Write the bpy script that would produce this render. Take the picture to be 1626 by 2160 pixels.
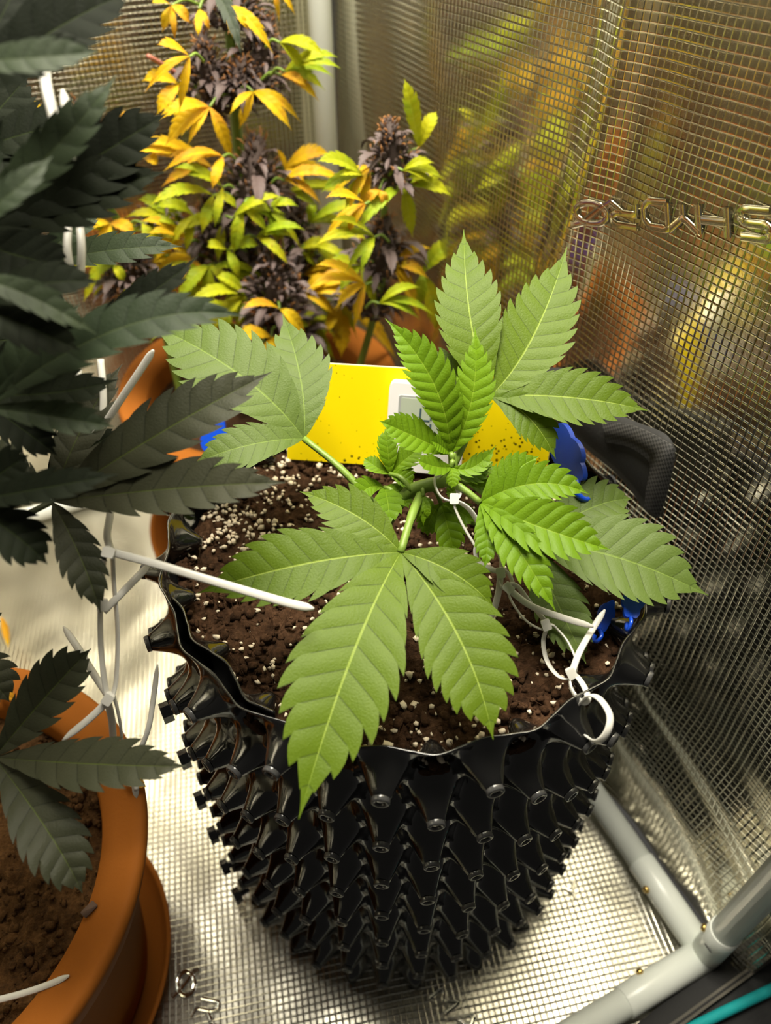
import bpy, bmesh, math, random
import numpy as np
from mathutils import Vector, noise
random.seed(7)
rng = np.random.default_rng(7)
for o in list(bpy.data.objects):
    bpy.data.objects.remove(o)
SC = bpy.context.scene
COL = SC.collection
PI = math.pi

# ------------------------------------------------------------------ camera
FPX, CX, CY = 1609.1, 813.0, 1080.0
PITCH, YAW = math.radians(44.44), math.radians(25.07)
CAM = np.array([-0.153, -0.2998, 0.736])
cam_d = bpy.data.cameras.new('camera')
cam = bpy.data.objects.new('camera', cam_d)
COL.objects.link(cam)
cam.location = CAM
cam.rotation_euler = (PI / 2 - PITCH, 0, -YAW)
cam_d.sensor_fit = 'HORIZONTAL'
cam_d.sensor_width = 36
cam_d.lens = FPX / 1626 * 36
cam_d.clip_start = 0.01
cam_d.dof.use_dof = True
cam_d.dof.focus_distance = 0.45
cam_d.dof.aperture_fstop = 7.5
SC.camera = cam
FW = np.array([math.sin(YAW) * math.cos(PITCH), math.cos(YAW) * math.cos(PITCH), -math.sin(PITCH)])
RT = np.array([math.cos(YAW), -math.sin(YAW), 0.0])
DN = np.cross(FW, RT)


def ray(px, py):
    return FW + RT * ((px - CX) / FPX) + DN * ((py - CY) / FPX)


def V(px, py, d):
    return CAM + ray(px, py) * d


def atz(px, py, z):
    r = ray(px, py)
    return CAM + r * ((z - CAM[2]) / r[2])


def atx(px, py, x):
    r = ray(px, py)
    return CAM + r * ((x - CAM[0]) / r[0])


def aty(px, py, y):
    r = ray(px, py)
    return CAM + r * ((y - CAM[1]) / r[1])


def depth(P):
    return float((np.asarray(P) - CAM) @ FW)


# ------------------------------------------------------------------ light
SC.view_settings.view_transform = 'Standard'
SC.view_settings.look = 'None'
SC.view_settings.gamma = 1
SC.view_settings.use_curve_mapping = False
SC.view_settings.exposure = -0.28
wd = bpy.data.worlds.new('room')
SC.world = wd
wd.use_nodes = True
wd.node_tree.nodes['Background'].inputs[0].default_value = (1.0, 0.95, 0.85, 1)
wd.node_tree.nodes['Background'].inputs[1].default_value = 0.08
ld = bpy.data.lights.new('grow_light', 'AREA')
ld.shape = 'RECTANGLE'
ld.size = 0.42
ld.size_y = 0.5
ld.energy = 19
ld.spread = math.radians(125)
ld.color = (1.0, 0.93, 0.78)
lo = bpy.data.objects.new('grow_light', ld)
COL.objects.link(lo)
lo.location = (-0.02, 0.17, 1.36)


# ------------------------------------------------------------------ materials
def nodes(name):
    m = bpy.data.materials.new(name)
    m.use_nodes = True
    nt = m.node_tree
    return m, nt, nt.nodes, nt.links, nt.nodes['Principled BSDF']


def mathn(nt, op, a, b=None, c=None):
    n = nt.nodes.new('ShaderNodeMath')
    n.operation = op
    for i, v in enumerate((a, b, c)):
        if v is None:
            continue
        if isinstance(v, (int, float)):
            n.inputs[i].default_value = v
        else:
            nt.links.new(v, n.inputs[i])
    return n.outputs[0]


def noise_n(nt, vec, scale, detail=3.0, rough=0.5):
    n = nt.nodes.new('ShaderNodeTexNoise')
    n.inputs['Scale'].default_value = scale
    n.inputs['Detail'].default_value = detail
    n.inputs['Roughness'].default_value = rough
    if vec is not None:
        nt.links.new(vec, n.inputs['Vector'])
    return n.outputs[0]


def ramp(nt, fac, stops):
    r = nt.nodes.new('ShaderNodeValToRGB')
    while len(r.color_ramp.elements) < len(stops):
        r.color_ramp.elements.new(0.5)
    for e, (p, c) in zip(r.color_ramp.elements, stops):
        e.position = p
        e.color = (c[0], c[1], c[2], 1)
    nt.links.new(fac, r.inputs[0])
    return r.outputs[0]


def mixc(nt, fac, a, b, mode='MIX'):
    n = nt.nodes.new('ShaderNodeMix')
    n.data_type = 'RGBA'
    n.blend_type = mode
    for idx, v in ((0, fac), (6, a), (7, b)):
        if isinstance(v, (int, float)):
            n.inputs[idx].default_value = v
        elif isinstance(v, tuple):
            n.inputs[idx].default_value = (v[0], v[1], v[2], 1)
        else:
            nt.links.new(v, n.inputs[idx])
    return n.outputs[2]


def bump(nt, h, strength, dist, normal=None):
    b = nt.nodes.new('ShaderNodeBump')
    b.inputs['Strength'].default_value = strength
    b.inputs['Distance'].default_value = dist
    nt.links.new(h, b.inputs['Height'])
    if normal is not None:
        nt.links.new(normal, b.inputs['Normal'])
    return b.outputs[0]


def tc(nt, which='Object'):
    return nt.nodes.new('ShaderNodeTexCoord').outputs[which]


def plain(name, col, rough=0.5, metal=0.0, bump_scale=None, bump_d=0.0005, vary=0.0, coat=0.0, sss=0.0, trans=0.0, spec=0.5):
    m, nt, N, L, P = nodes(name)
    P.inputs['Base Color'].default_value = (*col, 1)
    P.inputs['Roughness'].default_value = rough
    P.inputs['Metallic'].default_value = metal
    P.inputs['Coat Weight'].default_value = coat
    P.inputs['Specular IOR Level'].default_value = spec
    P.inputs['Coat Roughness'].default_value = 0.1
    if sss:
        P.inputs['Subsurface Weight'].default_value = sss
        P.inputs['Subsurface Radius'].default_value = (0.003, 0.003, 0.003)
        P.inputs['Subsurface Scale'].default_value = 1.0
    if trans:
        P.inputs['Transmission Weight'].default_value = trans
    o = tc(nt)
    if vary:
        f = noise_n(nt, o, 14, 5, 0.6)
        L.new(mixc(nt, f, tuple(c * (1 - vary) for c in col), tuple(min(1, c * (1 + vary)) for c in col)), P.inputs['Base Color'])
    if bump_scale:
        L.new(bump(nt, noise_n(nt, o, bump_scale, 4), 0.6, bump_d), P.inputs['Normal'])
    return m


def waffle(name, col, rough, pitch=0.0052, dist=0.0005, wr=0.004):
    m, nt, N, L, P = nodes(name)
    uv = tc(nt, 'UV')
    sep = N.new('ShaderNodeSeparateXYZ')
    L.new(uv, sep.inputs[0])

    def ridge(ax, width):
        fr = mathn(nt, 'FRACT', mathn(nt, 'DIVIDE', sep.outputs[ax], pitch))
        d = mathn(nt, 'ABSOLUTE', mathn(nt, 'SUBTRACT', fr, 0.5))
        r = mathn(nt, 'SUBTRACT', 1.0, mathn(nt, 'DIVIDE', d, width))
        r = mathn(nt, 'MAXIMUM', r, 0.0)
        return mathn(nt, 'SMOOTHSTEP', 0.0, 1.0, r) if False else mathn(nt, 'POWER', r, 0.7)
    h = mathn(nt, 'MAXIMUM', ridge(0, 0.15), ridge(1, 0.15))
    big = noise_n(nt, uv, 9, 3, 0.55)
    fine = noise_n(nt, uv, 220, 3, 0.6)
    b1 = bump(nt, big, 0.35, wr)
    b2 = bump(nt, fine, 0.12, 0.0005, b1)
    b3 = bump(nt, h, 0.7, dist, b2)
    L.new(b3, P.inputs['Normal'])
    P.inputs['Metallic'].default_value = 1
    dirt = noise_n(nt, uv, 5, 4, 0.6)
    L.new(mixc(nt, dirt, tuple(c * 0.86 for c in col), col), P.inputs['Base Color'])
    P.inputs['Roughness'].default_value = rough
    return m


def leafmat(name, c1, c2, vein, rough=0.5, trans=0.25, patch=None, patch_amt=0.0, dark_vein=True, spec=0.22):
    """c1..c2 leaf blade colours, vein colour along midrib and laterals (UV: x = lateral vein number, y = across)"""
    m, nt, N, L, P = nodes(name)
    uv = tc(nt, 'UV')
    sep = N.new('ShaderNodeSeparateXYZ')
    L.new(uv, sep.inputs[0])
    ob = tc(nt)
    n1 = noise_n(nt, ob, 60, 4, 0.6)
    info = N.new('ShaderNodeObjectInfo')
    fac = mathn(nt, 'ADD', mathn(nt, 'MULTIPLY', n1, 0.7), mathn(nt, 'MULTIPLY', mathn(nt, 'SUBTRACT', info.outputs['Random'], 0.3), 0.6))
    base = mixc(nt, fac, c1, c2)
    if patch:
        n2 = noise_n(nt, ob, 26, 4, 0.65)
        pf = mathn(nt, 'MULTIPLY', mathn(nt, 'GREATER_THAN', n2, 0.5), 1.0)
        pf = mathn(nt, 'MINIMUM', mathn(nt, 'MAXIMUM', mathn(nt, 'MULTIPLY', mathn(nt, 'SUBTRACT', n2, 0.5), 6.0), 0.0), patch_amt)
        base = mixc(nt, pf, base, patch)
    av = mathn(nt, 'ABSOLUTE', sep.outputs[1])
    fr = mathn(nt, 'FRACT', sep.outputs[0])
    lat = mathn(nt, 'MINIMUM', fr, mathn(nt, 'SUBTRACT', 1.0, fr))
    latm = mathn(nt, 'LESS_THAN', lat, 0.035)
    latm = mathn(nt, 'MULTIPLY', latm, 0.55)
    base = mixc(nt, latm, base, tuple(c * 0.45 for c in c1) if dark_vein else vein)
    mid = mathn(nt, 'LESS_THAN', av, 0.022)
    base = mixc(nt, mathn(nt, 'MULTIPLY', mid, 0.85), base, vein)
    L.new(base, P.inputs['Base Color'])
    P.inputs['Roughness'].default_value = rough
    P.inputs['Specular IOR Level'].default_value = spec
    L.new(bump(nt, noise_n(nt, ob, 900, 3), 0.35, 0.0006), P.inputs['Normal'])
    t = N.new('ShaderNodeBsdfTranslucent')
    L.new(base, t.inputs[0])
    mx = N.new('ShaderNodeMixShader')
    mx.inputs[0].default_value = trans
    L.new(P.outputs[0], mx.inputs[1])
    L.new(t.outputs[0], mx.inputs[2])
    L.new(mx.outputs[0], N['Material Output'].inputs[0])
    return m


M = {}
M['wall'] = waffle('silver_waffle_film', (0.78, 0.75, 0.62), 0.14)
M['floor'] = waffle('silver_waffle_floor', (0.62, 0.60, 0.52), 0.28, wr=0.006)
M['emboss'] = plain('embossed_film', (0.78, 0.76, 0.66), 0.14, 1.0)
M['leaf'] = leafmat('green_leaf', (0.066, 0.116, 0.0025), (0.104, 0.168, 0.005), (0.25, 0.34, 0.05))
M['leaf_pale'] = leafmat('pale_green_leaf', (0.080, 0.128, 0.020), (0.105, 0.160, 0.030), (0.16, 0.24, 0.04))
M['leaf_young'] = leafmat('young_leaf', (0.085, 0.175, 0.003), (0.135, 0.245, 0.005), (0.19, 0.30, 0.02))
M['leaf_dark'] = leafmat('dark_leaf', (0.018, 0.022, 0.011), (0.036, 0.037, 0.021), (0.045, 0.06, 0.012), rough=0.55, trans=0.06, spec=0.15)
M['leaf_shaded'] = leafmat('shaded_dark_leaf', (0.0035, 0.0055, 0.0025), (0.008, 0.011, 0.005), (0.016, 0.024, 0.006), rough=0.7, trans=0.05, spec=0.08)  # darker copy of the dark leaf, with shade put into its base colour
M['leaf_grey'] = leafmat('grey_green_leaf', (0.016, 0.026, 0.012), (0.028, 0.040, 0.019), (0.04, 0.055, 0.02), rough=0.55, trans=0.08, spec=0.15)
M['leaf_yellow'] = leafmat('yellow_leaf', (0.62, 0.37, 0.006), (0.66, 0.46, 0.012), (0.58, 0.42, 0.04), trans=0.3, patch=(0.62, 0.24, 0.03), patch_amt=0.55, dark_vein=False)
M['leaf_lime'] = leafmat('lime_leaf', (0.25, 0.34, 0.006), (0.55, 0.49, 0.012), (0.45, 0.47, 0.05), trans=0.3, patch=(0.22, 0.36, 0.015), patch_amt=0.6, dark_vein=False)
M['stem'] = plain('green_stem', (0.15, 0.24, 0.03), 0.5, bump_scale=300, vary=0.25)
M['stem_brown'] = plain('woody_stem', (0.16, 0.19, 0.07), 0.6, bump_scale=300, vary=0.35)
M['stem_dark'] = plain('dark_stem', (0.06, 0.075, 0.035), 0.6, bump_scale=300, vary=0.3)
M['stem_red'] = plain('reddish_stalk', (0.36, 0.13, 0.09), 0.5, vary=0.2)
M['bud'] = plain('purple_calyx', (0.062, 0.040, 0.034), 0.75, bump_scale=900, bump_d=0.0008, vary=0.55)
M['sugar'] = plain('purple_sugar_leaf', (0.095, 0.066, 0.064), 0.65, bump_scale=700, vary=0.5)
M['pistil'] = plain('orange_pistil', (0.30, 0.125, 0.03), 0.6, vary=0.4)
M['black'] = plain('black_plastic', (0.006, 0.006, 0.006), 0.14, coat=0.6, bump_scale=30, bump_d=0.0006)
M['black_edge'] = plain('black_plastic_tip', (0.05, 0.05, 0.05), 0.22)
M['terra'] = plain('terracotta_plastic', (0.27, 0.088, 0.014), 0.6, spec=0.04, bump_scale=400, bump_d=0.0002, vary=0.14)
M['nylon'] = plain('white_nylon', (0.60, 0.59, 0.55), 0.35, sss=0.35)
M['tube'] = plain('pale_grey_enamel', (0.84, 0.88, 0.82), 0.3, vary=0.04)
M['brass'] = plain('brass', (0.60, 0.42, 0.14), 0.25, 1.0)
M['fabric'] = plain('black_fabric', (0.02, 0.02, 0.02), 0.8, bump_scale=900, bump_d=0.001)
M['rubber'] = plain('black_coated_fabric', (0.014, 0.014, 0.014), 0.75, bump_scale=300)
M['teal'] = plain('teal_cord', (0.0, 0.32, 0.33), 0.7, bump_scale=900, bump_d=0.001)
M['zip'] = plain('zip_teeth', (0.11, 0.10, 0.08), 0.35)
M['blue'] = plain('blue_plastic', (0.004, 0.055, 0.50), 0.28, coat=0.3)
M['white'] = plain('white_plastic', (0.82, 0.80, 0.82), 0.35)
M['paper'] = plain('white_paper', (0.8, 0.78, 0.7), 0.7)
M['lcd'] = plain('lcd_glass', (0.42, 0.47, 0.38), 0.25)
M['lcd_ink'] = plain('lcd_ink', (0.05, 0.09, 0.12), 0.4)
M['perlite'] = plain('perlite', (0.72, 0.62, 0.47), 0.9, bump_scale=700, bump_d=0.001, vary=0.2)


def soilmat(name, a, b, c):
    m, nt, N, L, P = nodes(name)
    o = tc(nt)
    f = mathn(nt, 'ADD', mathn(nt, 'MULTIPLY', noise_n(nt, o, 55, 6, 0.7), 0.5), mathn(nt, 'MULTIPLY', noise_n(nt, o, 330, 5, 0.7), 0.5))
    L.new(ramp(nt, f, [(0.36, a), (0.52, b), (0.68, c)]), P.inputs['Base Color'])
    P.inputs['Roughness'].default_value = 0.95
    P.inputs['Specular IOR Level'].default_value = 0.15
    L.new(bump(nt, noise_n(nt, o, 420, 6, 0.75), 0.9, 0.003), P.inputs['Normal'])
    return m


M['soil'] = soilmat('peat_soil', (0.020, 0.010, 0.0045), (0.070, 0.034, 0.016), (0.15, 0.080, 0.043))
M['soil_dry'] = soilmat('dry_soil', (0.03, 0.014, 0.005), (0.11, 0.052, 0.017), (0.20, 0.10, 0.035))


def cardmat():
    m, nt, N, L, P = nodes('sticky_yellow')
    o = tc(nt)
    v = N.new('ShaderNodeTexVoronoi')
    v.inputs['Scale'].default_value = 260
    L.new(o, v.inputs['Vector'])
    thr = mathn(nt, 'MULTIPLY', mathn(nt, 'MAXIMUM', mathn(nt, 'SUBTRACT', noise_n(nt, o, 22, 3), 0.40), 0.0), 1.1)
    dots = mathn(nt, 'LESS_THAN', v.outputs['Distance'], thr)
    L.new(mixc(nt, dots, (0.86, 0.66, 0.0), (0.10, 0.075, 0.0)), P.inputs['Base Color'])
    P.inputs['Roughness'].default_value = 0.55
    P.inputs['Specular IOR Level'].default_value = 0.2
    return m


M['card'] = cardmat()


def strapmat():
    m, nt, N, L, P = nodes('black_webbing')
    ch = N.new('ShaderNodeTexChecker')
    ch.inputs['Scale'].default_value = 520
    L.new(tc(nt), ch.inputs['Vector'])
    L.new(mixc(nt, ch.outputs[1], (0.006, 0.006, 0.006), (0.035, 0.034, 0.033)), P.inputs['Base Color'])
    P.inputs['Roughness'].default_value = 0.7
    L.new(bump(nt, ch.outputs[1], 1.0, 0.002), P.inputs['Normal'])
    return m


M['web'] = strapmat()


# ------------------------------------------------------------------ mesh helpers
class MB:
    def __init__(self):
        self.v, self.f, self.uv, self.mi = [], [], [], []

    def add(self, v, f, uv=None, mi=0):
        b = len(self.v)
        self.v.extend([tuple(p) for p in v])
        for q in f:
            self.f.append(tuple(i + b for i in q))
            self.mi.append(mi)
        self.uv.extend(uv if uv is not None else [(0.5, 0.5)] * len(v))
        return self

    def build(self, name, mats, parent=None, smooth=True, origin=None):
        me = bpy.data.meshes.new(name)
        off = np.zeros(3)
        if parent is not None:
            off = np.array(parent['_o'])
        elif origin is not None:
            off = np.array(origin)
        vv = np.array(self.v) - off
        me.from_pydata(vv.tolist(), [], self.f)
        ul = me.uv_layers.new(name='UVMap')
        idx = np.zeros(len(me.loops), dtype=np.int32)
        me.loops.foreach_get('vertex_index', idx)
        ul.data.foreach_set('uv', np.array(self.uv, dtype=np.float32)[idx].ravel())
        if not isinstance(mats, (list, tuple)):
            mats = [mats]
        for m in mats:
            me.materials.append(m)
        me.polygons.foreach_set('material_index', self.mi)
        me.polygons.foreach_set('use_smooth', [smooth] * len(me.polygons))
        me.update()
        o = bpy.data.objects.new(name, me)
        COL.objects.link(o)
        o['_o'] = list(map(float, off))
        if parent is not None:
            o.parent = parent
        else:
            o.location = off
        return o


def empty(name, loc, label, cat, group=None):
    o = bpy.data.objects.new(name, None)
    COL.objects.link(o)
    o.location = loc
    o.empty_display_size = 0.02
    o['_o'] = list(map(float, loc))
    return tag(o, label, cat, group)


def tag(o, label=None, cat=None, group=None, kind=None):
    if label:
        o['label'] = label
    if cat:
        o['category'] = cat
    if group:
        o['group'] = group
    if kind:
        o['kind'] = kind
    return o


def nrm(a):
    a = np.asarray(a, float)
    return a / (np.linalg.norm(a) + 1e-12)


def catmull(P, n=8, closed=False):
    P = [np.asarray(p, float) for p in P]
    out = []
    m = len(P)
    segs = m if closed else m - 1
    for i in range(segs):
        if closed:
            p0, p1, p2, p3 = P[(i - 1) % m], P[i], P[(i + 1) % m], P[(i + 2) % m]
        else:
            p0 = P[i - 1] if i else 2 * P[0] - P[1]
            p1, p2 = P[i], P[i + 1]
            p3 = P[i + 2] if i + 2 < m else 2 * P[-1] - P[-2]
        for k in range(n):
            t = k / n
            out.append(0.5 * (2 * p1 + (p2 - p0) * t + (2 * p0 - 5 * p1 + 4 * p2 - p3) * t * t + (3 * p1 - p0 - 3 * p2 + p3) * t ** 3))
    if not closed:
        out.append(P[-1])
    return out


def sweep(mb, P, ra, rb=None, seg=8, closed=False, side=None, cap=True, mi=0):
    """tube of elliptic section ra x rb (numbers or per-point lists) along points P"""
    n = len(P)
    P = [np.asarray(p, float) for p in P]
    ra = [ra] * n if isinstance(ra, (int, float)) else list(ra)
    rb = ra if rb is None else ([rb] * n if isinstance(rb, (int, float)) else list(rb))
    vs, fs, uv = [], [], []
    prev = None
    acc = 0
    for i in range(n):
        a = P[(i - 1) % n] if (closed or i) else P[0]
        b = P[(i + 1) % n] if (closed or i < n - 1) else P[-1]
        T = nrm(b - a)
        if side is not None:
            S = np.asarray(side, float)
        elif prev is None:
            S = np.array([0, 0, 1.]) if abs(T[2]) < 0.9 else np.array([1., 0, 0])
        else:
            S = prev
        S = nrm(S - T * (S @ T))
        prev = S
        B = np.cross(T, S)
        if i:
            acc += np.linalg.norm(P[i] - P[i - 1])
        for k in range(seg):
            t = 2 * PI * k / seg
            vs.append(P[i] + S * ra[i] * math.cos(t) + B * rb[i] * math.sin(t))
            uv.append((acc, k / seg))
    rows = n if closed else n - 1
    for i in range(rows):
        for k in range(seg):
            i2 = (i + 1) % n
            fs.append((i * seg + k, i * seg + (k + 1) % seg, i2 * seg + (k + 1) % seg, i2 * seg + k))
    if cap and not closed:
        fs.append(tuple(range(seg))[::-1])
        fs.append(tuple((n - 1) * seg + k for k in range(seg)))
    mb.add(vs, fs, uv, mi)
    return mb


def lathe(mb, prof, center, seg=64, mi=0, closed_bottom=True):
    vs, fs = [], []
    n = len(prof)
    for k in range(seg):
        a = 2 * PI * k / seg
        for r, z in prof:
            vs.append((center[0] + r * math.cos(a), center[1] + r * math.sin(a), center[2] + z))
    for k in range(seg):
        k2 = (k + 1) % seg
        for i in range(n - 1):
            fs.append((k * n + i, k2 * n + i, k2 * n + i + 1, k * n + i + 1))
    mb.add(vs, fs, mi=mi)
    return mb


def box(mb, c, ax, ay, az, bev=0.0, mi=0):
    """box with half axes ax ay az; bevelled corners in the ax-ay plane"""
    c, ax, ay, az = (np.asarray(q, float) for q in (c, ax, ay, az))
    la, lb = np.linalg.norm(ax), np.linalg.norm(ay)
    out = []
    if bev <= 0:
        out = [(-1, -1), (1, -1), (1, 1), (-1, 1)]
    else:
        fa, fb = bev / la, bev / lb
        for sx, sy, a0 in ((1, 1, 0), (-1, 1, 90), (-1, -1, 180), (1, -1, 270)):
            for k in range(5):
                a = math.radians(a0 + 22.5 * k)
                out.append((sx * (1 - fa) + fa * math.cos(a), sy * (1 - fb) + fb * math.sin(a)))
    n = len(out)
    vs = [c + ax * x + ay * y - az for x, y in out] + [c + ax * x + ay * y + az for x, y in out]
    fs = [tuple(range(n))[::-1], tuple(range(n, 2 * n))] + [(i, (i + 1) % n, n + (i + 1) % n, n + i) for i in range(n)]
    mb.add(vs, fs, mi=mi)
    return mb


UP = np.array([0, 0, 1.])


def leaflet(mb, base, mid, tip, W, nh, teeth=12, sub=4, fold=0.18, relief=0.05, tooth=0.24, mi=0, curl=0.0):
    base, mid, tip = (np.asarray(q, float) for q in (base, mid, tip))
    ctrl = 2 * mid - (base + tip) / 2
    Lc = np.linalg.norm(tip - base)
    cols = [0, 0.3, 0.62, 0.85, 1.0]

    def fr(s):
        P = base * (1 - s) ** 2 + ctrl * 2 * s * (1 - s) + tip * s * s
        T = nrm((ctrl - base) * (1 - s) + (tip - ctrl) * s)
        Lt = nrm(np.cross(T, nh))
        return P, T, Lt, np.cross(Lt, T)

    def wid(s):
        s = min(max(s, 0), 1)
        return W * max(math.sin(PI * s ** 0.84), 0) ** 1.1 * (1 - 0.25 * s ** 5) * (min(1.0, (1 - s) / 0.22) ** 0.45)
    wav = random.uniform(0, 6.28)
    for sd in (-1, 1):
        for k in range(teeth):
            jit = random.uniform(-.07, .04)
            tk = tooth * (1.0 if k < teeth - 2 else 0.45)
            vs, uv = [], []
            for r in range(sub + 1):
                ph = r / sub
                s = (k + ph) / teeth
                P, T, Lt, N = fr(s)
                w = wid(s) + 0.00015
                for t in cols:
                    ed = max(0.0, (t - 0.62) / 0.38)
                    te = t * (1 + (jit - tk * (1 - ph) ** 2.0) * ed)
                    lat = w * te
                    h = fold * lat + relief * W * math.sin(PI * ph) * math.sqrt(max(te * (1.15 - te), 0)) * 2 * min(1, 3 * w / W) - curl * lat * lat / W + 0.07 * lat * math.sin(5 * s + wav + sd)
                    vs.append(P + Lt * (sd * lat) + T * (lat * 0.62 + ed * Lc / teeth * 0.34 * (ph ** 2.2 - 0.25) * min(1, 2.5 * w / W)) + N * h)
                    uv.append((k + ph, sd * te))
            n = len(cols)
            fs = []
            for r in range(sub):
                for j in range(n - 1):
                    q = (r * n + j, r * n + j + 1, (r + 1) * n + j + 1, (r + 1) * n + j)
                    fs.append(q if sd < 0 else q[::-1])
            mb.add(vs, fs, uv, mi)
    return mb


def pxw(P, wpx, Lt):
    """half width in metres that shows as wpx pixels across at P"""
    r = nrm(np.asarray(P) - CAM)
    fore = math.sqrt(max(1 - (Lt @ r) ** 2, 0))
    return wpx / 2 * depth(P) / FPX / max(fore, 0.5)


def leaf(root, name, node, hub, lobes, mat, pet_mat, nh=None, petr=0.0016, teeth=13, Vf=None, **kw):
    V = Vf or globals()['V']
    """hub: (px,py,depth); node: world point where the petiole starts (or None);
    lobes: (tip_px, tip_py, tip_depth, mid_px, mid_py, mid_depth, width_px[, normal])"""
    H = V(*hub)
    mb = MB()
    if node is None:
        node = H - (V(lobes[0][0], lobes[0][1], lobes[0][2]) - H) * 0.06
    node = np.asarray(node, float)
    m = (node + H) / 2 + UP * 0.004
    sweep(mb, catmull([node, m, H], 5), [petr * 1.15] * 6 + [petr] * 5, seg=6)
    lf = mb.build(name, pet_mat, root)
    for lb in lobes:
        tip, mid = V(*lb[0:3]), V(*lb[3:6])
        n0 = nrm(lb[7]) if len(lb) > 7 else (nrm(nh) if nh is not None else nrm(nrm(CAM - H) * 0.7 + UP * 0.6))
        T = nrm(tip - H)
        n0 = nrm(n0 - T * (n0 @ T))
        Lt = nrm(np.cross(T, n0))
        W = pxw(mid, lb[6], Lt)
        q = MB()
        leaflet(q, H, mid, tip, W * 1.06, n0, teeth=max(6, int(teeth * min(1.0, 0.5 + np.linalg.norm(tip - H) / 0.2))), **kw)
        q.build('leaflet', mat, lf)
    return lf


# ------------------------------------------------------------------ the setting
XR, YB, YF, XL, ZC = 0.196, 0.588, -0.262, -0.66, 1.45


def wall_off(y, z):
    """inward bulge of the loose right wall (metres)"""
    v = 0.006 * noise.noise(Vector((y * 5.0, z * 2.2, 3.1))) + 0.0028 * noise.noise(Vector((y * 13, z * 5 + 4, 1.7)))
    yc = 0.135 + 0.03 * math.sin(z * 7)          # the vertical crease
    v += 0.009 * math.exp(-((y - yc) / 0.022) ** 2) * min(1, max(0, (z - 0.36) / 0.08))
    v += 0.004 * math.sin(38 * (y - 0.25 * z)) * max(0, min(1, (y - 0.24) / 0.1)) * 0.6
    # diagonal drag folds towards the front floor corner
    g = max(0.0, 1 - max(0.0, z) / 0.30) * max(0.0, min(1.0, (0.16 - y) / 0.2))
    v += 0.0055 * g * math.sin(62 * (z - 0.55 * (y + 0.26)) + 1.0 + 4 * noise.noise(Vector((y * 6, z * 6, 9.0))))
    return v


def grid(name, fn, nu, nv, mat, flip=False):
    mb = MB()
    vs, uv = [], []
    for i in range(nu + 1):
        for j in range(nv + 1):
            p, t = fn(i / nu, j / nv)
            vs.append(p)
            uv.append(t)
    fs = []
    for i in range(nu):
        for j in range(nv):
            q = (i * (nv + 1) + j, (i + 1) * (nv + 1) + j, (i + 1) * (nv + 1) + j + 1, i * (nv + 1) + j + 1)
            fs.append(q[::-1] if flip else q)
    mb.add(vs, fs, uv)
    o = mb.build(name, mat)
    return tag(o, kind='structure')


def f_right(u, v):
    y, z = YF + (YB - YF) * u, ZC * v ** 1.3
    return (XR - wall_off(y, z), y, z), (y + 0.003 * math.sin(z * 9), z + 0.05 * y)


def f_back(u, v):
    x, z = XL + (XR - XL) * u, ZC * v
    w = 0.004 * noise.noise(Vector((x * 5, z * 3, 7.7)))
    return (x, YB - w, z), (x, z)


def floor_z(x, y):
    return 0.0034 * noise.noise(Vector((x * 10, y * 7, 0.4))) + 0.0016 * noise.noise(Vector((x * 25, y * 25, 2.4))) - 0.0012


def f_floor(u, v):
    x, y = XL + (XR - XL) * u, -0.29 + (YB + 0.29) * v
    a = math.radians(14)
    return (x, y, floor_z(x, y)), (x * math.cos(a) - y * math.sin(a), x * math.sin(a) + y * math.cos(a))


wr = grid('wall_right', f_right, 170, 190, M['wall'])
tag(wr, 'silver waffle reflective tent wall with embossed lettering, right of the black pot')
wb = grid('wall_back', f_back, 60, 60, M['wall'], True)
tag(wb, 'silver waffle reflective tent wall behind the yellow flowering plants')
wl = grid('wall_left', lambda u, v: ((XL, YF + (YB - YF) * u, ZC * v), (YF + (YB - YF) * u, ZC * v)), 20, 20, M['wall'], True)
fl = grid('floor', f_floor, 120, 120, M['floor'])
tag(fl, 'silver waffle reflective tent floor under the pots')
ce = grid('ceiling', lambda u, v: ((XL + (XR - XL) * u, YF + (YB - YF) * v, ZC), (u * 0.8, v * 0.8)), 4, 4, M['wall'], True)

# embossed lettering (strokes of each letter on a unit box)
GLY = {
    'M': [[(0, 0), (0, 1), (.5, .45), (1, 1), (1, 0)]],
    'A': [[(0, 0), (.42, 1), (.58, 1), (1, 0)], [(.2, .33), (.8, .33)]],
    'R': [[(0, 0), (0, .45), (.78, .45), (1, .6), (1, .85), (.8, 1), (0, 1)], [(.55, .45), (1, 0)]],
    'S': [[(0, .05), (.85, .05), (1, .2), (1, .38), (.85, .52), (.15, .52), (0, .66), (0, .86), (.15, 1), (1, 1)]],
    'H': [[(0, 0), (0, 1)], [(1, 0), (1, 1)], [(0, .5), (1, .5)]],
    'Y': [[(0, 1), (.5, .5), (1, 1)], [(.5, .5), (.5, 0)]],
    'D': [[(0, 0), (.75, 0), (1, .25), (1, .75), (.75, 1), (0, 1), (0, 0)]],
    'O': [[(.5 + .5 * math.cos(t * PI / 8), .5 + .5 * math.sin(t * PI / 8)) for t in range(17)], [(-.25, -.12), (.25, .3), (.8, .95), (1.2, 1.15)]],
}


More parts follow.
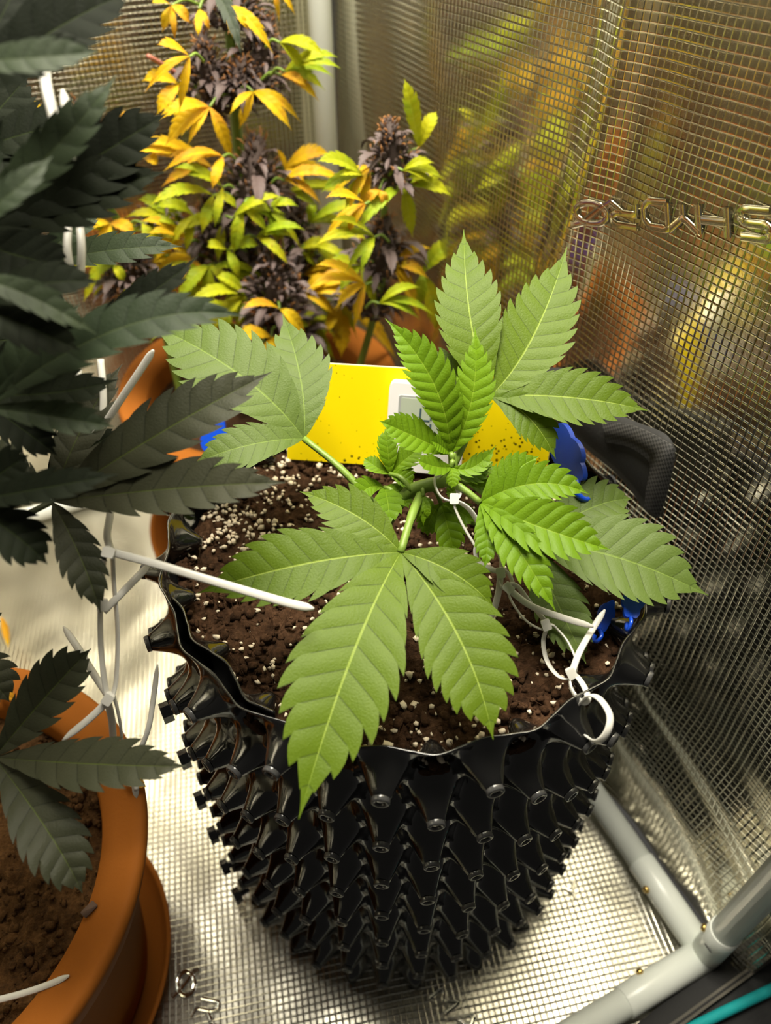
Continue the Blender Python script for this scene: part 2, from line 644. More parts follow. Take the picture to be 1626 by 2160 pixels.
def letter(parent, ch, org, ux, uy, surf, st=0.13):
    """raised strokes of one letter; surf(P, h) puts a point on the film, h above it"""
    mb = MB()
    for pl in GLY[ch]:
        pts = []
        for a, b in zip(pl[:-1], pl[1:]):
            for k in range(4):
                t = k / 4
                pts.append((a[0] + (b[0] - a[0]) * t, a[1] + (b[1] - a[1]) * t))
        pts.append(pl[-1])
        su, sv = np.linalg.norm(ux), np.linalg.norm(uy)
        P2 = [np.array([p[0] * su, p[1] * sv]) for p in pts]
        vs, fs = [], []
        n = len(P2)
        hw = st * sv / 2 * 1.3
        for i in range(n):
            T = nrm(P2[min(i + 1, n - 1)] - P2[max(i - 1, 0)])
            Nn = np.array([-T[1], T[0]])
            for o_, h in ((-1, 0.0), (-.85, .0006), (-.7, .0004), (.7, .0004), (.85, .0006), (1, 0.0)):
                q = P2[i] + Nn * hw * o_
                vs.append(surf(org + ux / su * q[0] + uy / sv * q[1], h))
        for i in range(n - 1):
            for j in range(5):
                fs.append((i * 6 + j, i * 6 + j + 1, (i + 1) * 6 + j + 1, (i + 1) * 6 + j))
        mb.add(vs, fs)
    return mb.build('embossed_letter', M['emboss'], parent)


def on_wall(P, h):
    return np.array([XR - wall_off(P[1], P[2]) - 0.0012 - h, P[1], P[2]])


def on_floor(P, h):
    return np.array([P[0], P[1], floor_z(P[0], P[1]) + 0.0014 + h])


# the wall text runs upside down: O R D Y H S R from the corner towards the front
for ch, x0, y0, x1, y1 in (('O', 1222, 424, 1274, 472), ('R', 1282, 428, 1334, 478), ('D', 1350, 424, 1400, 482), ('Y', 1402, 430, 1460, 490),
                           ('H', 1462, 434, 1520, 500), ('S', 1548, 440, 1610, 506), ('R', 1632, 446, 1690, 512)):
    # the glyph's lower left corner is the picture's upper right one
    o_ = atx(x1, y0 + 6, XR - .004)
    ux = atx(x0, y0, XR - .004) - o_
    uy = atx(x1 + 3, y1 + 4, XR - .004) - o_
    letter(wr, ch, o_, ux, uy, on_wall, 0.25)
for ch, p0, pu, pv in (('O', (372, 2096), (408, 2100), (376, 2046)), ('R', (402, 2142), (444, 2150), (424, 2104)), ('D', (420, 2190), (462, 2198), (442, 2158)),
                       ('M', (905, 2106), (938, 2138), (936, 2082)), ('A', (945, 2150), (985, 2180), (978, 2128)),
                       ('Y', (1205, 1902), (1228, 1888), (1190, 1870))):
    o_ = atz(*p0, 0.001)
    letter(fl, ch, o_, atz(*pu, 0.001) - o_, atz(*pv, 0.001) - o_, on_floor, 0.17)

# tent frame
XP, YP = 0.1774, -0.2335
fr = empty('tent_support', (XP, YP, 0), 'pale grey tubular tent frame with brass snap buttons along the tent edges', 'frame')
PR = 0.0115


def pole(pts, r=PR, name='pole'):
    return sweep(MB(), pts, r, seg=20).build(name, M['tube'], fr)


zp = PR + 0.002
pole([(XP, YP + .03, zp), (XP, 0.54, zp)])
pole([(XP - .03, YP, zp), (XL + .02, YP, zp)])
pole([(XP, YP, zp + .03), (XP, YP, 1.4)])
pole([(XP, 0.566, zp + .03), (XP, 0.566, 1.4)], 0.0122)
pole([(XP - .03, 0.566, zp), (XL + .02, 0.566, zp)])


def connector(c, dirs):
    mb = MB()
    for d, ln in dirs:
        d = np.array(d, float)
        p = [c + d * 0, c + d * (ln - .001), c + d * ln]
        sweep(mb, p, [PR + .0012, PR + .0012, PR + .0004], seg=20)
    s = []
    return mb.build('corner_connector', M['tube'], fr)


cf = connector(np.array([XP, YP, zp]), (((0, 1, 0), .085), ((-1, 0, 0), .085), ((0, 0, 1), .06)))
cb = connector(np.array([XP, .566, zp]), (((0, -1, 0), .085), ((-1, 0, 0), .085), ((0, 0, 1), .06)))
for p, d in (((XP, YP + .062, zp), (-1, 0, .25)), ((XP - .062, YP, zp), (.1, 1, .5)), ((XP, YP, zp + .045), (-.55, .8, 0))):
    d = nrm(d)
    p = np.array(p) + d * (PR + .0008)
    sweep(MB(), [p, p + d * .0022, p + d * .0034], [.0032, .0032, .0018], seg=12).build('snap_button', M['brass'], cf)
sweep(MB(), [np.array([XP - .0128, YP - .0015, zp + .040]), np.array([XP - .0130, YP - .0015, zp + .040])], .0016, .004, seg=12).build('button_slot', M['black_edge'], cf)

# tent doorway sill with zip and piping
ds = empty('tent_door_flap', atz(1500, 2120, 0.0), 'black fabric tent door flap with coiled zip and teal piping', 'tent flap')
edge = [(1200, 2262), (1270, 2212), (1340, 2162), (1410, 2106), (1466, 2060), (1520, 2020), (1626, 1960), (1740, 1890)]
zipl = [(1290, 2258), (1355, 2212), (1427, 2162), (1490, 2116), (1540, 2080), (1590, 2044), (1680, 1980), (1790, 1900)]
corl = [(1340, 2228), (1410, 2194), (1470, 2164), (1540, 2130), (1590, 2106), (1640, 2082), (1740, 2030), (1850, 1970)]
outl = [(1420, 2330), (1520, 2280), (1580, 2250), (1650, 2215), (1700, 2190), (1790, 2160), (1900, 2120), (2000, 2080)]
rows = []
for line, z in ((edge, .010), (None, .018), (zipl, .022), (None, .022), (corl, .020), (outl, .004)):
    rows.append([atz(*p, z) for p in line] if line else z)
rows[1] = [(a + b) / 2 * [1, 1, 0] + [0, 0, .019] for a, b in zip(rows[0], rows[2])]
rows[3] = [(a + b) / 2 * [1, 1, 0] + [0, 0, .023] for a, b in zip(rows[2], rows[4])]
mb = MB()
R2 = [catmull(r, 6) for r in rows]
n = len(R2[0])
mb.add([p for r in R2 for p in r], [(i * n + j, (i + 1) * n + j, (i + 1) * n + j + 1, i * n + j + 1) for i in range(len(R2) - 1) for j in range(n - 1)])
mb.build('fabric', M['fabric'], ds)
zp_pts = catmull([p + [0, 0, .0035] for p in rows[2]], 6)
sweep(MB(), zp_pts, .0042, .0014, seg=8, side=(0, 0, 1)).build('zip_tape', M['fabric'], ds)
mb = MB()
zd = catmull([p + [0, 0, .0055] for p in rows[2]], 26)
for i in range(0, len(zd) - 1):
    T = nrm(zd[i + 1] - zd[i])
    S = nrm(np.cross(T, UP))
    box(mb, zd[i], T * .00045, S * .0028, UP * .0012)
tag(mb.build('zip_teeth', M['zip'], ds, smooth=False), kind='stuff')
sweep(MB(), catmull([p + [0, 0, .004] for p in rows[4]], 6), .0042, seg=10).build('piping', M['teal'], ds)


# ------------------------------------------------------------------ black air pot
ZR = 0.387
TH0 = -2.0927
NC = 36
DTH = 2 * PI / NC
PZ = 0.0567
Z0 = -0.0197
RM = 0.1500


def pot_r(th, z):
    a = math.cos(PI * (th - TH0) / DTH)
    b = math.cos(2 * PI * (z - Z0) / PZ)
    e = a * b
    A = 0.0175 if e > 0 else 0.0150
    lin = math.asin(max(-1.0, min(1.0, abs(e)))) * 2 / PI
    v = math.copysign(min((lin / 0.72) ** 1.3, 1.0) if e > 0 else min((lin / 0.80) ** 1.2, 1.0), e)
    v *= min(1.0, 0.38 + 0.62 * (-z) / 0.016)
    return RM + A * v - 0.012 * (-z / ZR) * 0.25


ap = empty('air_pot', (0, 0, 0), 'black plastic pot of moulded hollow cones holding the green seedling plant', 'pot')
mb = MB()
NU, NV = NC * 12, 162
vs = []
for i in range(NU):
    th = 2 * PI * i / NU
    for j in range(NV + 1):
        z = -0.383 * j / NV
        r = pot_r(th, z)
        vs.append((r * math.cos(th), r * math.sin(th), ZR + z))
fs = []
for i in range(NU):
    i2 = (i + 1) % NU
    for j in range(NV):
        fs.append((i * (NV + 1) + j, i * (NV + 1) + j + 1, i2 * (NV + 1) + j + 1, i2 * (NV + 1) + j))
mb.add(vs, fs)
pw = mb.build('cone_wall', M['black'], ap)
md = pw.modifiers.new('thick', 'SOLIDIFY')
md.thickness = 0.0011
md.offset = -1
lathe(MB(), [(0.0, .004), (.146, .004), (.146, .009), (0.0, .009)], (0, 0, 0), 48).build('base_plate', M['black'], ap)
# overlapping end of the rolled sheet, inside the pot at the seam
mb = MB()
T0, T1, NT, NZ = math.radians(176), math.radians(217), 54, 60
vs = []
for i in range(NT + 1):
    th = T0 + (T1 - T0) * i / NT
    for j in range(NZ + 1):
        z = .002 - .12 * j / NZ
        r = pot_r(th, z) - .0025 - .0060 * math.sin(PI * i / NT)
        vs.append((r * math.cos(th), r * math.sin(th), ZR + z))
mb.add(vs, [(i * (NZ + 1) + j, i * (NZ + 1) + j + 1, (i + 1) * (NZ + 1) + j + 1, (i + 1) * (NZ + 1) + j) for i in range(NT) for j in range(NZ)])
so = mb.build('sheet_overlap', M['black'], ap)
md = so.modifiers.new('thick', 'SOLIDIFY')
md.thickness = 0.001
# ring at the end of each cone (shared mesh)
ringm = None
for i in range(NC):
    th = TH0 + i * DTH
    for j in range(7):
        z = Z0 - PZ * (j + 0.5 * (i % 2))
        if z < -0.375:
            continue
        if ringm is None:
            mb = MB()
            prof = [(.0050, -.0016), (.0049, .0004), (.0044, .0009), (.0030, .0009), (.0025, .0003), (.0025, -.003), (0, -.003)]
            lathe(mb, prof, (0, 0, 0), 20)
            o = mb.build('cone_tip', M['black_edge'], ap)
            ringm = o.data
        else:
            o = bpy.data.objects.new('cone_tip', ringm)
            COL.objects.link(o)
            o.parent = ap
        r = pot_r(th, z) - 0.0001
        o.location = (r * math.cos(th), r * math.sin(th), ZR + z)
        o.rotation_euler = (0, PI / 2, th)
# seam bolts
boltm = None
for px, py in ((348, 1503), (378, 1606), (404, 1692), (433, 1765), (462, 1832), (492, 1888)):
    best = None
    for ti in range(150, 260):
        for zi in range(0, 90):
            th, z = math.radians(ti), -0.36 * zi / 90
            P = np.array([.166 * math.cos(th), .166 * math.sin(th), ZR + z])
            q = P - CAM
            d = q @ FW
            e = math.hypot(CX + FPX * (q @ RT) / d - px, CY + FPX * (q @ DN) / d - py) + 0.1 * abs(ti - 196)
            if best is None or e < best[0]:
                best = (e, th, z)
    _, th, z = best
    if boltm is None:
        mb = MB()
        sweep(mb, [(-.004, 0, 0), (.004, 0, 0)], .0032, seg=10)
        sweep(mb, [(.004, 0, 0), (.0105, 0, 0)], .0068, seg=6)
        o = mb.build('seam_bolt', M['black'], ap, smooth=False)
        boltm = o.data
    else:
        o = bpy.data.objects.new('seam_bolt', boltm)
        COL.objects.link(o)
        o.parent = ap
    o.location = (.163 * math.cos(th), .163 * math.sin(th), ZR + z)
    o.rotation_euler = (0, 0, th)


# ------------------------------------------------------------------ soil
def soil(name, c, r, z, mat, label, amp=0.004, n=110, freq=55, wall=None):
    mb = MB()
    nr, na = n, int(n * 2.2)
    vs = [(c[0], c[1], z)]
    for i in range(1, nr + 1):
        for k in range(na):
            a = 2 * PI * k / na
            rr = r * (i / nr) ** 0.8
            x, y = c[0] + rr * math.cos(a), c[1] + rr * math.sin(a)
            p = Vector((x, y, z))
            h = amp * (1.1 * noise.fractal(p * freq * 0.4, 1.0, 2.0, 2) + 0.9 * noise.fractal(p * freq * 2.2, 0.8, 2.1, 4))
            h += amp * 1.1 * max(0, noise.noise(p * freq * 3.4)) ** 1.5
            if i == nr:
                h -= 0.004
            vs.append((x, y, z + h))
    fs = [(0, 1 + k, 1 + (k + 1) % na) for k in range(na)]
    for i in range(1, nr):
        for k in range(na):
            a, b = 1 + (i - 1) * na, 1 + i * na
            fs.append((a + k, b + k, b + (k + 1) % na, a + (k + 1) % na))
    mb.add(vs, fs)
    o = mb.build(name, mat, origin=(c[0], c[1], z - 0.004))
    return tag(o, label, 'soil', kind='stuff')


ICO_V, ICO_F = None, None
_b = bmesh.new()
bmesh.ops.create_icosphere(_b, subdivisions=1, radius=1)
ICO_V = np.array([v.co[:] for v in _b.verts])
ICO_F = [tuple(v.index for v in f.verts) for f in _b.faces]
_b.free()


def grains(parent, name, spots, mat, kind='stuff'):
    mb = MB()
    for x, y, z, s in spots:
        k = ICO_V * (1 + 0.35 * rng.standard_normal((len(ICO_V), 1)).clip(-1.2, 1.2)) * (rng.uniform(.7, 1.2, 3))
        mb.add(k * s + [x, y, z], ICO_F)
    return tag(mb.build(name, mat, parent, smooth=True), kind=kind)


ZS = 0.359
s0 = soil('potting_soil', (0, 0), 0.1475, ZS, M['soil'], 'dark brown peat potting soil with white grains in the black cone pot', amp=0.0036)
sp = []
for k in range(900):
    a, r = rng.uniform(0, 2 * PI), .144 * math.sqrt(rng.uniform())
    sp.append((r * math.cos(a), r * math.sin(a), ZS + rng.uniform(.0005, .0035), abs(rng.normal(.0009, .0005)) + .0005))
for (px, py, n_, sx, sy) in ((470, 1120, 70, 45, 35), (520, 1060, 30, 60, 30), (640, 1005, 30, 90, 30), (1010, 1580, 45, 60, 18), (840, 1595, 25, 50, 12), (560, 1100, 40, 70, 60), (980, 1480, 12, 70, 60)):
    for k in range(n_):
        P = atz(px + rng.normal() * sx, py + rng.normal() * sy, ZS + .003)
        if math.hypot(P[0], P[1]) < .143:
            sp.append((P[0], P[1], ZS + rng.uniform(.002, .0045), abs(rng.normal(.0011, .0005)) + .0005))
grains(s0, 'perlite_grains', sp, M['perlite'])
sp = []
for k in range(2600):
    a, r = rng.uniform(0, 2 * PI), .145 * math.sqrt(rng.uniform())
    sp.append((r * math.cos(a), r * math.sin(a), ZS + rng.uniform(-.001, .003), abs(rng.normal(.0013, .0009)) + .0005))
grains(s0, 'soil_crumbs', sp, M['soil'])
mb = MB()
for k in range(420):
    a, r = rng.uniform(0, 2 * PI), .14 * math.sqrt(rng.uniform())
    p = np.array([r * math.cos(a), r * math.sin(a), ZS + .0035])
    d = nrm([rng.normal(), rng.normal(), .15 * rng.normal()]) * rng.uniform(.003, .010)
    sweep(mb, [p - d, p + [0, 0, .0015], p + d + [0, 0, -.001]], .00022, seg=3, cap=False)
tag(mb.build('root_fibres', M['soil'], s0), kind='stuff')


# ------------------------------------------------------------------ terracotta pots
def terracotta(c, label, r=.154, h=.25, saucer=.130):
    e = empty('terracotta_pot', (c[0], c[1], 0), label, 'pot', 'terracotta pots')
    prof = [(0, .012), (r * .66, .012), (r * .68, .016), (r * .685, .022), (r * .76, h * .42), (r * .832, h - .070), (r * .84, h - .062), (r * .865, h - .059), (r * .885, h - .054), (r * .889, h - .050), (r * .93, h - .036), (r * .975, h - .012), (r * .985, h - .005),
            (r * .975, h - .001), (r * .955, h), (r * .925, h - .001), (r * .86, h - .004), (r * .80, h - .008), (r * .785, h - .014), (r * .775, h - .05), (r * .60, .02), (0, .02)]
    k = 1 / .985
    lathe(MB(), [(a * k if i > 8 else a, b) for i, (a, b) in enumerate(prof)], (c[0], c[1], 0), 96).build('pot_body', M['terra'], e)
    s = saucer
    lathe(MB(), [(0, .0005), (s * .86, .0005), (s * .90, .004), (s * .99, .042), (s, .045), (s * .985, .046), (s * .965, .044), (s * .88, .008), (0, .008)], (c[0], c[1], .0), 96).build('saucer', M['terra'], e)
    return e


FP = (-.353, -.009)
BP = (.02, .40)
TP = (-.470, .325)
terracotta(FP, 'terracotta pot with a chipped thick rim, holding the dark leafy plant')
terracotta(BP, 'terracotta pot holding the yellow flowering plants by the tent corner', saucer=.162)
terracotta(TP, 'terracotta pot on the silver floor behind the chipped-rim pot')
sf = soil('potting_soil', FP, .124, .222, M['soil_dry'], 'dry crumbly brown soil in the chipped-rim terracotta pot', amp=.005, n=70, freq=48)
grains(sf, 'soil_crumbs', [(FP[0] + r * math.cos(a), FP[1] + r * math.sin(a), .2235 + rng.uniform(-.001, .004), abs(rng.normal(.0009, .0012)) + .0006)
                           for a, r in zip(rng.uniform(0, 2 * PI, 1500), .12 * np.sqrt(rng.uniform(0, 1, 1500)))], M['soil_dry'])
sbk = soil('potting_soil', BP, .124, .215, M['soil'], 'brown soil under the yellow flowering plants in the terracotta pot', amp=.004, n=50)
soil('potting_soil', TP, .122, .215, M['soil'], 'brown soil in the terracotta pot behind the chipped-rim pot', amp=.004, n=30)
# chip in the rim
ch = MB()
cpos = atz(188, 1918, .2462)
box(ch, cpos, (.004, .002, 0), (-.0012, .0022, 0), (0, 0, .0005), bev=.0009)
ch.build('rim_chip', plain('chip_grey', (.10, .06, .045), .9), [o for o in bpy.data.objects if o.get('label', '').startswith('terracotta pot with a chipped')][0])

# ------------------------------------------------------------------ main green plant
SB = atz(800, 1150, ZS)
gp = empty('potted_cannabis_plant', SB, 'young bright green plant with serrated fan leaves growing in the black cone pot', 'plant')
st_pts = [SB - [0, 0, .01], V(806, 1120, .475), V(830, 1075, .458), V(868, 1036, .448), V(915, 1020, .443), V(945, 1010, .440), V(955, 985, .438), V(955, 955, .437)]
sweep(MB(), catmull(st_pts, 6), [.0046] * 12 + [.0042] * 12 + [.0038] * 10 + [.0028] * 9, seg=12).build('main_stem', M['stem'], gp)
nd = V(868, 1036, .445)
nd2 = V(925, 1016, .442)
nd3 = V(955, 985, .438)
K = dict(relief=.018, fold=.10, tooth=.27)
# big front fan leaf
leaf(gp, 'fan_leaf', V(889, 1040, .445), (845, 1165, .412), [
    (630, 1728, .345, 742, 1385, .376, 232), (1040, 1560, .368, 968, 1345, .386, 186), (415, 1252, .400, 640, 1190, .402, 150),
    (632, 1037, .425, 752, 1088, .416, 100), (1042, 1282, .400, 955, 1208, .402, 96)], M['leaf'], M['stem'], petr=.0024, teeth=11, **K)
leaf(gp, 'fan_leaf', V(800, 1075, .463), (641, 925, .470), [
    (312, 682, .485, 505, 790, .470, 176), (595, 662, .50, 634, 800, .478, 128), (408, 978, .452, 528, 938, .456, 92)], M['leaf_pale'], M['stem'], petr=.002, teeth=11, **K)
leaf(gp, 'fan_leaf', nd3, (1033, 836, .447), [
    (978, 484, .470, 992, 672, .448, 132), (1196, 520, .465, 1124, 710, .450, 150), (1366, 866, .430, 1200, 838, .436, 112),
    (1172, 968, .440, 1112, 878, .440, 84), (838, 744, .47, 942, 790, .462, 84)], M['leaf'], M['stem'], petr=.002, teeth=12, **K)
leaf(gp, 'fan_leaf', V(900, 1080, .47), (1120, 1148, .462), [
    (1494, 1256, .430, 1290, 1172, .442, 172), (1332, 1052, .462, 1236, 1076, .458, 112), (1236, 1400, .430, 1175, 1270, .445, 112)],
    M['leaf_pale'], M['stem'], petr=.002, teeth=11, **K)
Y = dict(relief=.055, fold=.26, tooth=.32)
leaf(gp, 'fan_leaf', nd2, (1013, 1060, .432), [
    (1288, 1160, .408, 1140, 1112, .414, 116), (1242, 1042, .424, 1130, 1020, .424, 82), (1137, 962, .436, 1074, 1002, .432, 66),
    (1172, 1290, .402, 1092, 1158, .412, 88), (1022, 1198, .415, 1027, 1130, .420, 54)], M['leaf_young'], M['stem'], petr=.002, teeth=13, **Y)
# upright young leaves at the growing tip
leaf(gp, 'young_leaf', nd3, (950, 958, .436), [
    (812, 672, .418, 914, 808, .420, 96), (1001, 690, .430, 996, 838, .426, 84), (800, 888, .415, 872, 920, .422, 72),
    (908, 930, .42, 930, 940, .428, 40)], M['leaf_young'], M['stem'], petr=.0016, teeth=16, **Y)
leaf(gp, 'young_leaf', nd3, (952, 985, .434), [
    (877, 968, .418, 916, 984, .424, 44), (1046, 940, .435, 998, 985, .436, 42), (1035, 985, .442, 992, 1000, .440, 44), (952, 1030, .430, 955, 1005, .430, 30)],
    M['leaf_young'], M['stem'], petr=.0014, teeth=12, **Y)
leaf(gp, 'young_leaf', V(868, 1036, .445), (822, 1000, .452), [
    (812, 905, .450, 818, 950, .448, 44), (888, 945, .452, 856, 968, .450, 52), (768, 966, .455, 792, 984, .452, 34), (872, 1018, .448, 848, 1006, .448, 42)],
    M['leaf_young'], M['stem'], petr=.0014, teeth=12, **Y)
leaf(gp, 'young_leaf', V(840, 1060, .455), (810, 1028, .458), [
    (756, 1058, .448, 775, 1030, .452, 50), (822, 1108, .438, 818, 1060, .446, 64), (862, 1072, .446, 842, 1042, .450, 50)], M['leaf_young'], M['stem'], petr=.0014, teeth=10, **Y)
leaf(gp, 'young_leaf', V(905, 1030, .448), (930, 1062, .455), [
    (958, 1168, .450, 945, 1115, .450, 62), (902, 1130, .455, 908, 1095, .455, 48), (1000, 1100, .458, 968, 1080, .456, 48)], M['leaf_young'], M['stem'], petr=.0014, teeth=10, **Y)
leaf(gp, 'young_leaf', V(930, 1018, .445), (985, 1020, .450), [
    (1040, 975, .452, 1012, 995, .450, 44), (1050, 1035, .452, 1018, 1028, .450, 44), (940, 1040, .455, 962, 1034, .452, 34)], M['leaf_young'], M['stem'], petr=.0012, teeth=10, **Y)
leaf(gp, 'bud_leaf', V(889, 1040, .444), (893, 1046, .438), [
    (880, 1100, .436, 884, 1072, .436, 16), (902, 1092, .436, 900, 1070, .435, 16), (912, 1072, .438, 905, 1060, .436, 14), (893, 1108, .437, 893, 1078, .436, 14)],
    M['leaf_young'], M['stem'], petr=.001, teeth=8, **Y)


# ------------------------------------------------------------------ dark foreground plant
DB = np.array([FP[0], FP[1], .222])
dp = empty('cannabis_plant', DB, 'dark green leafy plant tied down with cable ties in the chipped-rim terracotta pot', 'plant')
dst = [DB - [0, 0, .01], DB + [.004, .01, .12], DB + [-.004, .02, .26], DB + [.004, .015, .40], DB + [.0, .01, .52]]
dpts = catmull(dst, 8)
sweep(MB(), dpts, list(np.linspace(.0065, .003, len(dpts))), seg=10).build('main_stem', M['stem_dark'], dp)


def dnode(hub):
    H = V(*hub)
    z = min(max(H[2] - .03, .26), .72)
    t = (z - DB[2]) / .52
    return dpts[min(len(dpts) - 1, max(1, int(t * (len(dpts) - 1))))]


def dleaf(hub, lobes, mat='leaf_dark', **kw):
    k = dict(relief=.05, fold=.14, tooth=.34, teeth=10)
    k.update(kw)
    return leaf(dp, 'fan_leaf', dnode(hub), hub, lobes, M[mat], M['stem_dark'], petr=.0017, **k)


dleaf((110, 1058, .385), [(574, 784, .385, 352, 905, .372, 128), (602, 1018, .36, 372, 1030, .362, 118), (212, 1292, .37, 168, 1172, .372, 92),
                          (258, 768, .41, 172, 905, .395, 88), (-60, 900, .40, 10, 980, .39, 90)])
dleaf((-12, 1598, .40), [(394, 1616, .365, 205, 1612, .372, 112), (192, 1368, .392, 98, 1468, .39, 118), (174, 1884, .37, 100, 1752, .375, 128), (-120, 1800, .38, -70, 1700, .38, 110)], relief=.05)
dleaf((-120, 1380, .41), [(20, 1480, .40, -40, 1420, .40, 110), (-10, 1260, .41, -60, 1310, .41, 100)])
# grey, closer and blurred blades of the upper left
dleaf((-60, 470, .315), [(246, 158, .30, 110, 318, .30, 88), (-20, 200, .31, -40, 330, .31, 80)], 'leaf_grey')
dleaf((-70, 500, .34), [(354, 238, .335, 170, 352, .335, 150), (350, 362, .335, 160, 418, .335, 120), (150, 560, .33, 40, 540, .33, 120)], 'leaf_shaded')
dleaf((-80, 190, .30), [(275, -18, .315, 120, 60, .30, 120), (205, 106, .285, 70, 128, .285, 82), (60, -80, .31, 0, 40, .30, 90)], 'leaf_shaded')
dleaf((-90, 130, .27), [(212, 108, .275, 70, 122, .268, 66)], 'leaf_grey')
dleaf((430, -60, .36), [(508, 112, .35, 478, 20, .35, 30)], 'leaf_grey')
dleaf((165, 705, .35), [(418, 540, .35, 300, 630, .345, 66), (30, 560, .34, 90, 630, .34, 80)], 'leaf_shaded')
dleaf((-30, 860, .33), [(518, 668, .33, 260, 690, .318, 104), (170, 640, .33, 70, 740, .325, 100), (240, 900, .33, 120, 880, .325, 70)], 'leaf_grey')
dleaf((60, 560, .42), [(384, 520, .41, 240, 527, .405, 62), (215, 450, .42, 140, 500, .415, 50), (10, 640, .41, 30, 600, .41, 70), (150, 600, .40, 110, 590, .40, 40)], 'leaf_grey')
dleaf((-60, 640, .31), [(212, 596, .305, 80, 600, .30, 82), (170, 740, .31, 60, 690, .305, 100)], 'leaf_shaded')
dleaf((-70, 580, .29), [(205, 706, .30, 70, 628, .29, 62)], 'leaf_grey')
dleaf((-80, 1060, .33), [(250, 1000, .325, 90, 1030, .32, 70), (100, 1190, .33, 20, 1120, .325, 110), (60, 960, .33, 0, 1000, .33, 80)], 'leaf_shaded')
dleaf((-60, 830, .36), [(250, 800, .36, 100, 830, .355, 90), (120, 960, .36, 40, 900, .355, 90), (90, 730, .37, 20, 780, .36, 90)], 'leaf_shaded')
dleaf((-90, 330, .37), [(120, 380, .37, 20, 340, .365, 120), (60, 160, .38, -10, 240, .375, 110), (190, 250, .37, 60, 280, .365, 90)], 'leaf_shaded')
dleaf((-80, 720, .40), [(130, 600, .40, 40, 650, .395, 120), (200, 740, .39, 60, 720, .39, 120)], 'leaf_shaded')
dleaf((-60, 60, .40), [(110, 60, .40, 20, 40, .395, 100), (60, 180, .39, 0, 120, .39, 80)], 'leaf_shaded')
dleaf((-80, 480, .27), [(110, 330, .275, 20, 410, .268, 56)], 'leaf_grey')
dleaf((100, 1000, .43), [(255, 905, .43, 180, 950, .425, 60), (290, 990, .42, 200, 985, .42, 60), (200, 860, .43, 150, 930, .43, 60)], 'leaf_shaded')

# unseen leaves added above the frame to shade the dark plant below
for k in range(9):
    az = k * 2.39996 + .4
    zz = .775 + .018 * (k % 4)
    rr0 = .05 + .012 * (k % 3)
    hb = np.array([DB[0] + rr0 * math.cos(az), DB[1] + .03 + rr0 * math.sin(az), zz])
    lf = sweep(MB(), catmull([dpts[-1] if k % 2 else dpts[-5], (dpts[-1] + hb) / 2, hb], 4), .0017, seg=6).build('fan_leaf', M['stem_dark'], dp)
    for j in range(5):
        a2 = az + (j - 2) * .62
        L_ = .15 - .022 * abs(j - 2)
        dv = np.array([math.cos(a2), math.sin(a2), 0])
        q = MB()
        leaflet(q, hb, hb + dv * L_ * .5 + UP * .008, hb + dv * L_ + UP * .004, .019, UP, teeth=11, sub=2, relief=.05, fold=.14)
        q.build('leaflet', M['leaf_shaded'], lf)

# ------------------------------------------------------------------ flowering plants
def plane_v(y0, k, d0):
    return lambda px, py, d: aty(px, py, y0 + (d - d0) * k)


VA, VB_, VC_ = plane_v(.425, 1.3, .80), plane_v(.312, 1.0, .79), plane_v(.44, 1.0, .83)
PT = np.array([BP[0], BP[1], .215])


